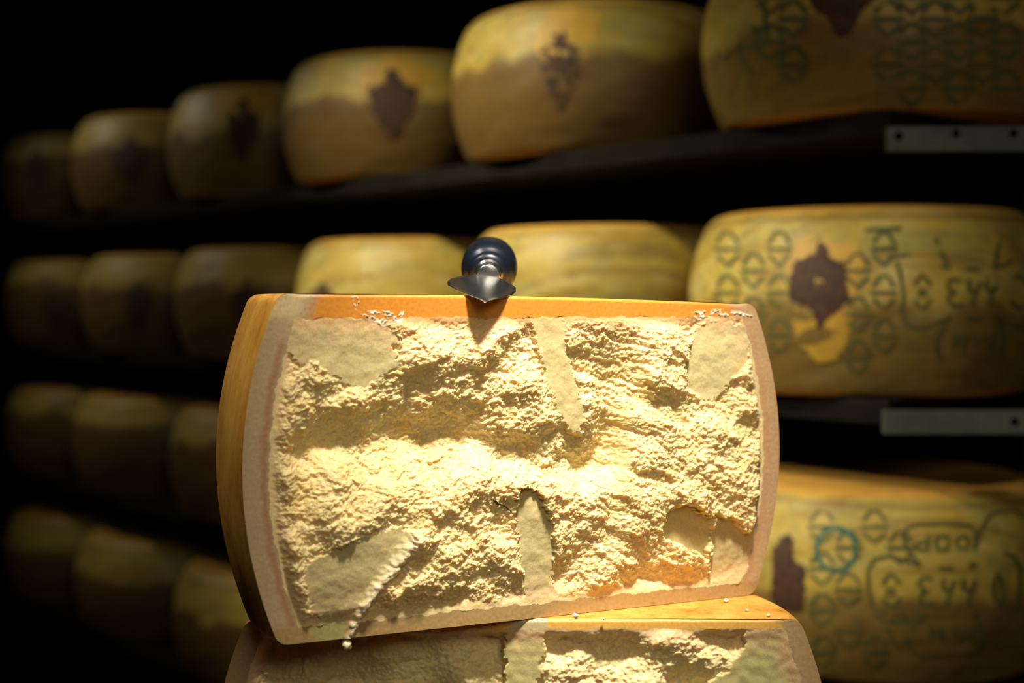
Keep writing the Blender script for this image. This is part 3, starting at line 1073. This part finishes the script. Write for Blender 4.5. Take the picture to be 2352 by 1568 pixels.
# ------------------------------------------------------------------ table under the stack, floor, walls
table = thing('tasting_table', 'plain wooden table carrying the two stacked cheese halves', 'table', (mid2.x, mid2.y + 0.12, 0), 0.0)
zt = LZ - 0.0004
box('table_top', -0.34, 0.34, -0.28, 0.26, zt - 0.035, zt, M_TABLE, table, 0.004)
for sx in (-0.29, 0.23):
    for sy in (-0.24, 0.16):
        box('leg', sx, sx + 0.06, sy, sy + 0.06, 0, zt - 0.0355, M_TABLE, table, 0.003)

fl = box('floor', -6, 6, -3, 8, -0.1, 0, M_FLOOR)
tag(fl, kind='structure')
wb = thing('wall_back', None, None, (X0, Y0, 0), rack_rot)
wv_ = [(-3, -0.42, 0), (6, -0.42, 0), (6, -0.42, 3.4), (-3, -0.42, 3.4), (-3, -0.52, 0), (6, -0.52, 0), (6, -0.52, 3.4), (-3, -0.52, 3.4)]
bpy.data.objects.remove(wb)
rot = Matrix.Rotation(rack_rot, 4, 'Z')
wv_ = [tuple(rot @ Vector(p) + Vector((X0, Y0, 0))) for p in wv_]
wall = mesh_obj('wall_back', wv_, [(0, 1, 2, 3), (7, 6, 5, 4), (0, 4, 5, 1), (1, 5, 6, 2), (2, 6, 7, 3), (3, 7, 4, 0)], M_WALL, smooth=False)
tag(wall, kind='structure')

# ------------------------------------------------------------------ light
def spot(name, loc, aim, energy, col, cone, blend, radius):
    l = bpy.data.lights.new(name, 'SPOT')
    l.energy = energy
    l.color = col
    l.spot_size = math.radians(cone)
    l.spot_blend = blend
    l.shadow_soft_size = radius
    o = bpy.data.objects.new(name, l)
    o.location = loc
    o.rotation_euler = (Vector(aim) - Vector(loc)).to_track_quat('-Z', 'Y').to_euler()
    return link(o)


def area(name, loc, aim, energy, col, sx, sy):
    l = bpy.data.lights.new(name, 'AREA')
    l.energy = energy
    l.color = col
    l.shape = 'RECTANGLE'
    l.size, l.size_y = sx, sy
    o = bpy.data.objects.new(name, l)
    o.location = loc
    o.rotation_euler = (Vector(aim) - Vector(loc)).to_track_quat('-Z', 'Y').to_euler()
    return link(o)


spot('key_spot', (0.18, 0.46, H + 1.30), (0.04, 1.01, H + 0.01), 315, (1.0, 0.94, 0.83), 21, 0.95, 0.10)
spot('aisle_spot', (-1.50, 1.40, H + 1.75), (0.00, 2.28, H - 0.45), 450, (1.0, 0.91, 0.62), 42, 1.0, 0.10)
spot('low_spot', (-0.80, 0.95, H + 0.68), (0.45, 1.75, H - 0.16), 70, (1.0, 0.92, 0.66), 28, 0.8, 0.05)  # added lamp, brightens the right-hand wheels of the middle and third shelves
spot('far_spot', (-2.3, 3.3, H + 1.3), (-0.85, 3.1, H - 0.25), 30, (1.0, 0.93, 0.74), 66, 0.9, 0.06)
spot('side_spot', (-0.80, 1.02, H + 1.45), (-0.17, 1.0, H + 0.03), 58, (1.0, 0.88, 0.66), 18, 0.8, 0.06)  # added lamp, brightens the left rind of the stacked halves
spot('cool_spot', (-0.70, 1.00, H + 1.0), (-0.02, 1.08, H + 0.03), 40, (0.26, 0.52, 1.0), 9, 0.6, 0.17)
area('front_fill', (0.5, -0.9, H + 1.0), (0.0, 1.0, H - 0.1), 11, (1.0, 0.88, 0.68), 0.9, 0.9)  # added soft fill behind the camera, lifts the shaded hollows of the cut face

w = bpy.data.worlds.new('world')
w.use_nodes = True
bg = w.node_tree.nodes['Background']
bg.inputs[0].default_value = (0.6, 0.8, 0.85, 1)
bg.inputs[1].default_value = 0.003
SC.world = w

SC.view_settings.view_transform = 'Standard'
SC.view_settings.look = 'None'
SC.view_settings.exposure = 0.0
SC.view_settings.gamma = 1.0
SC.view_settings.use_curve_mapping = False
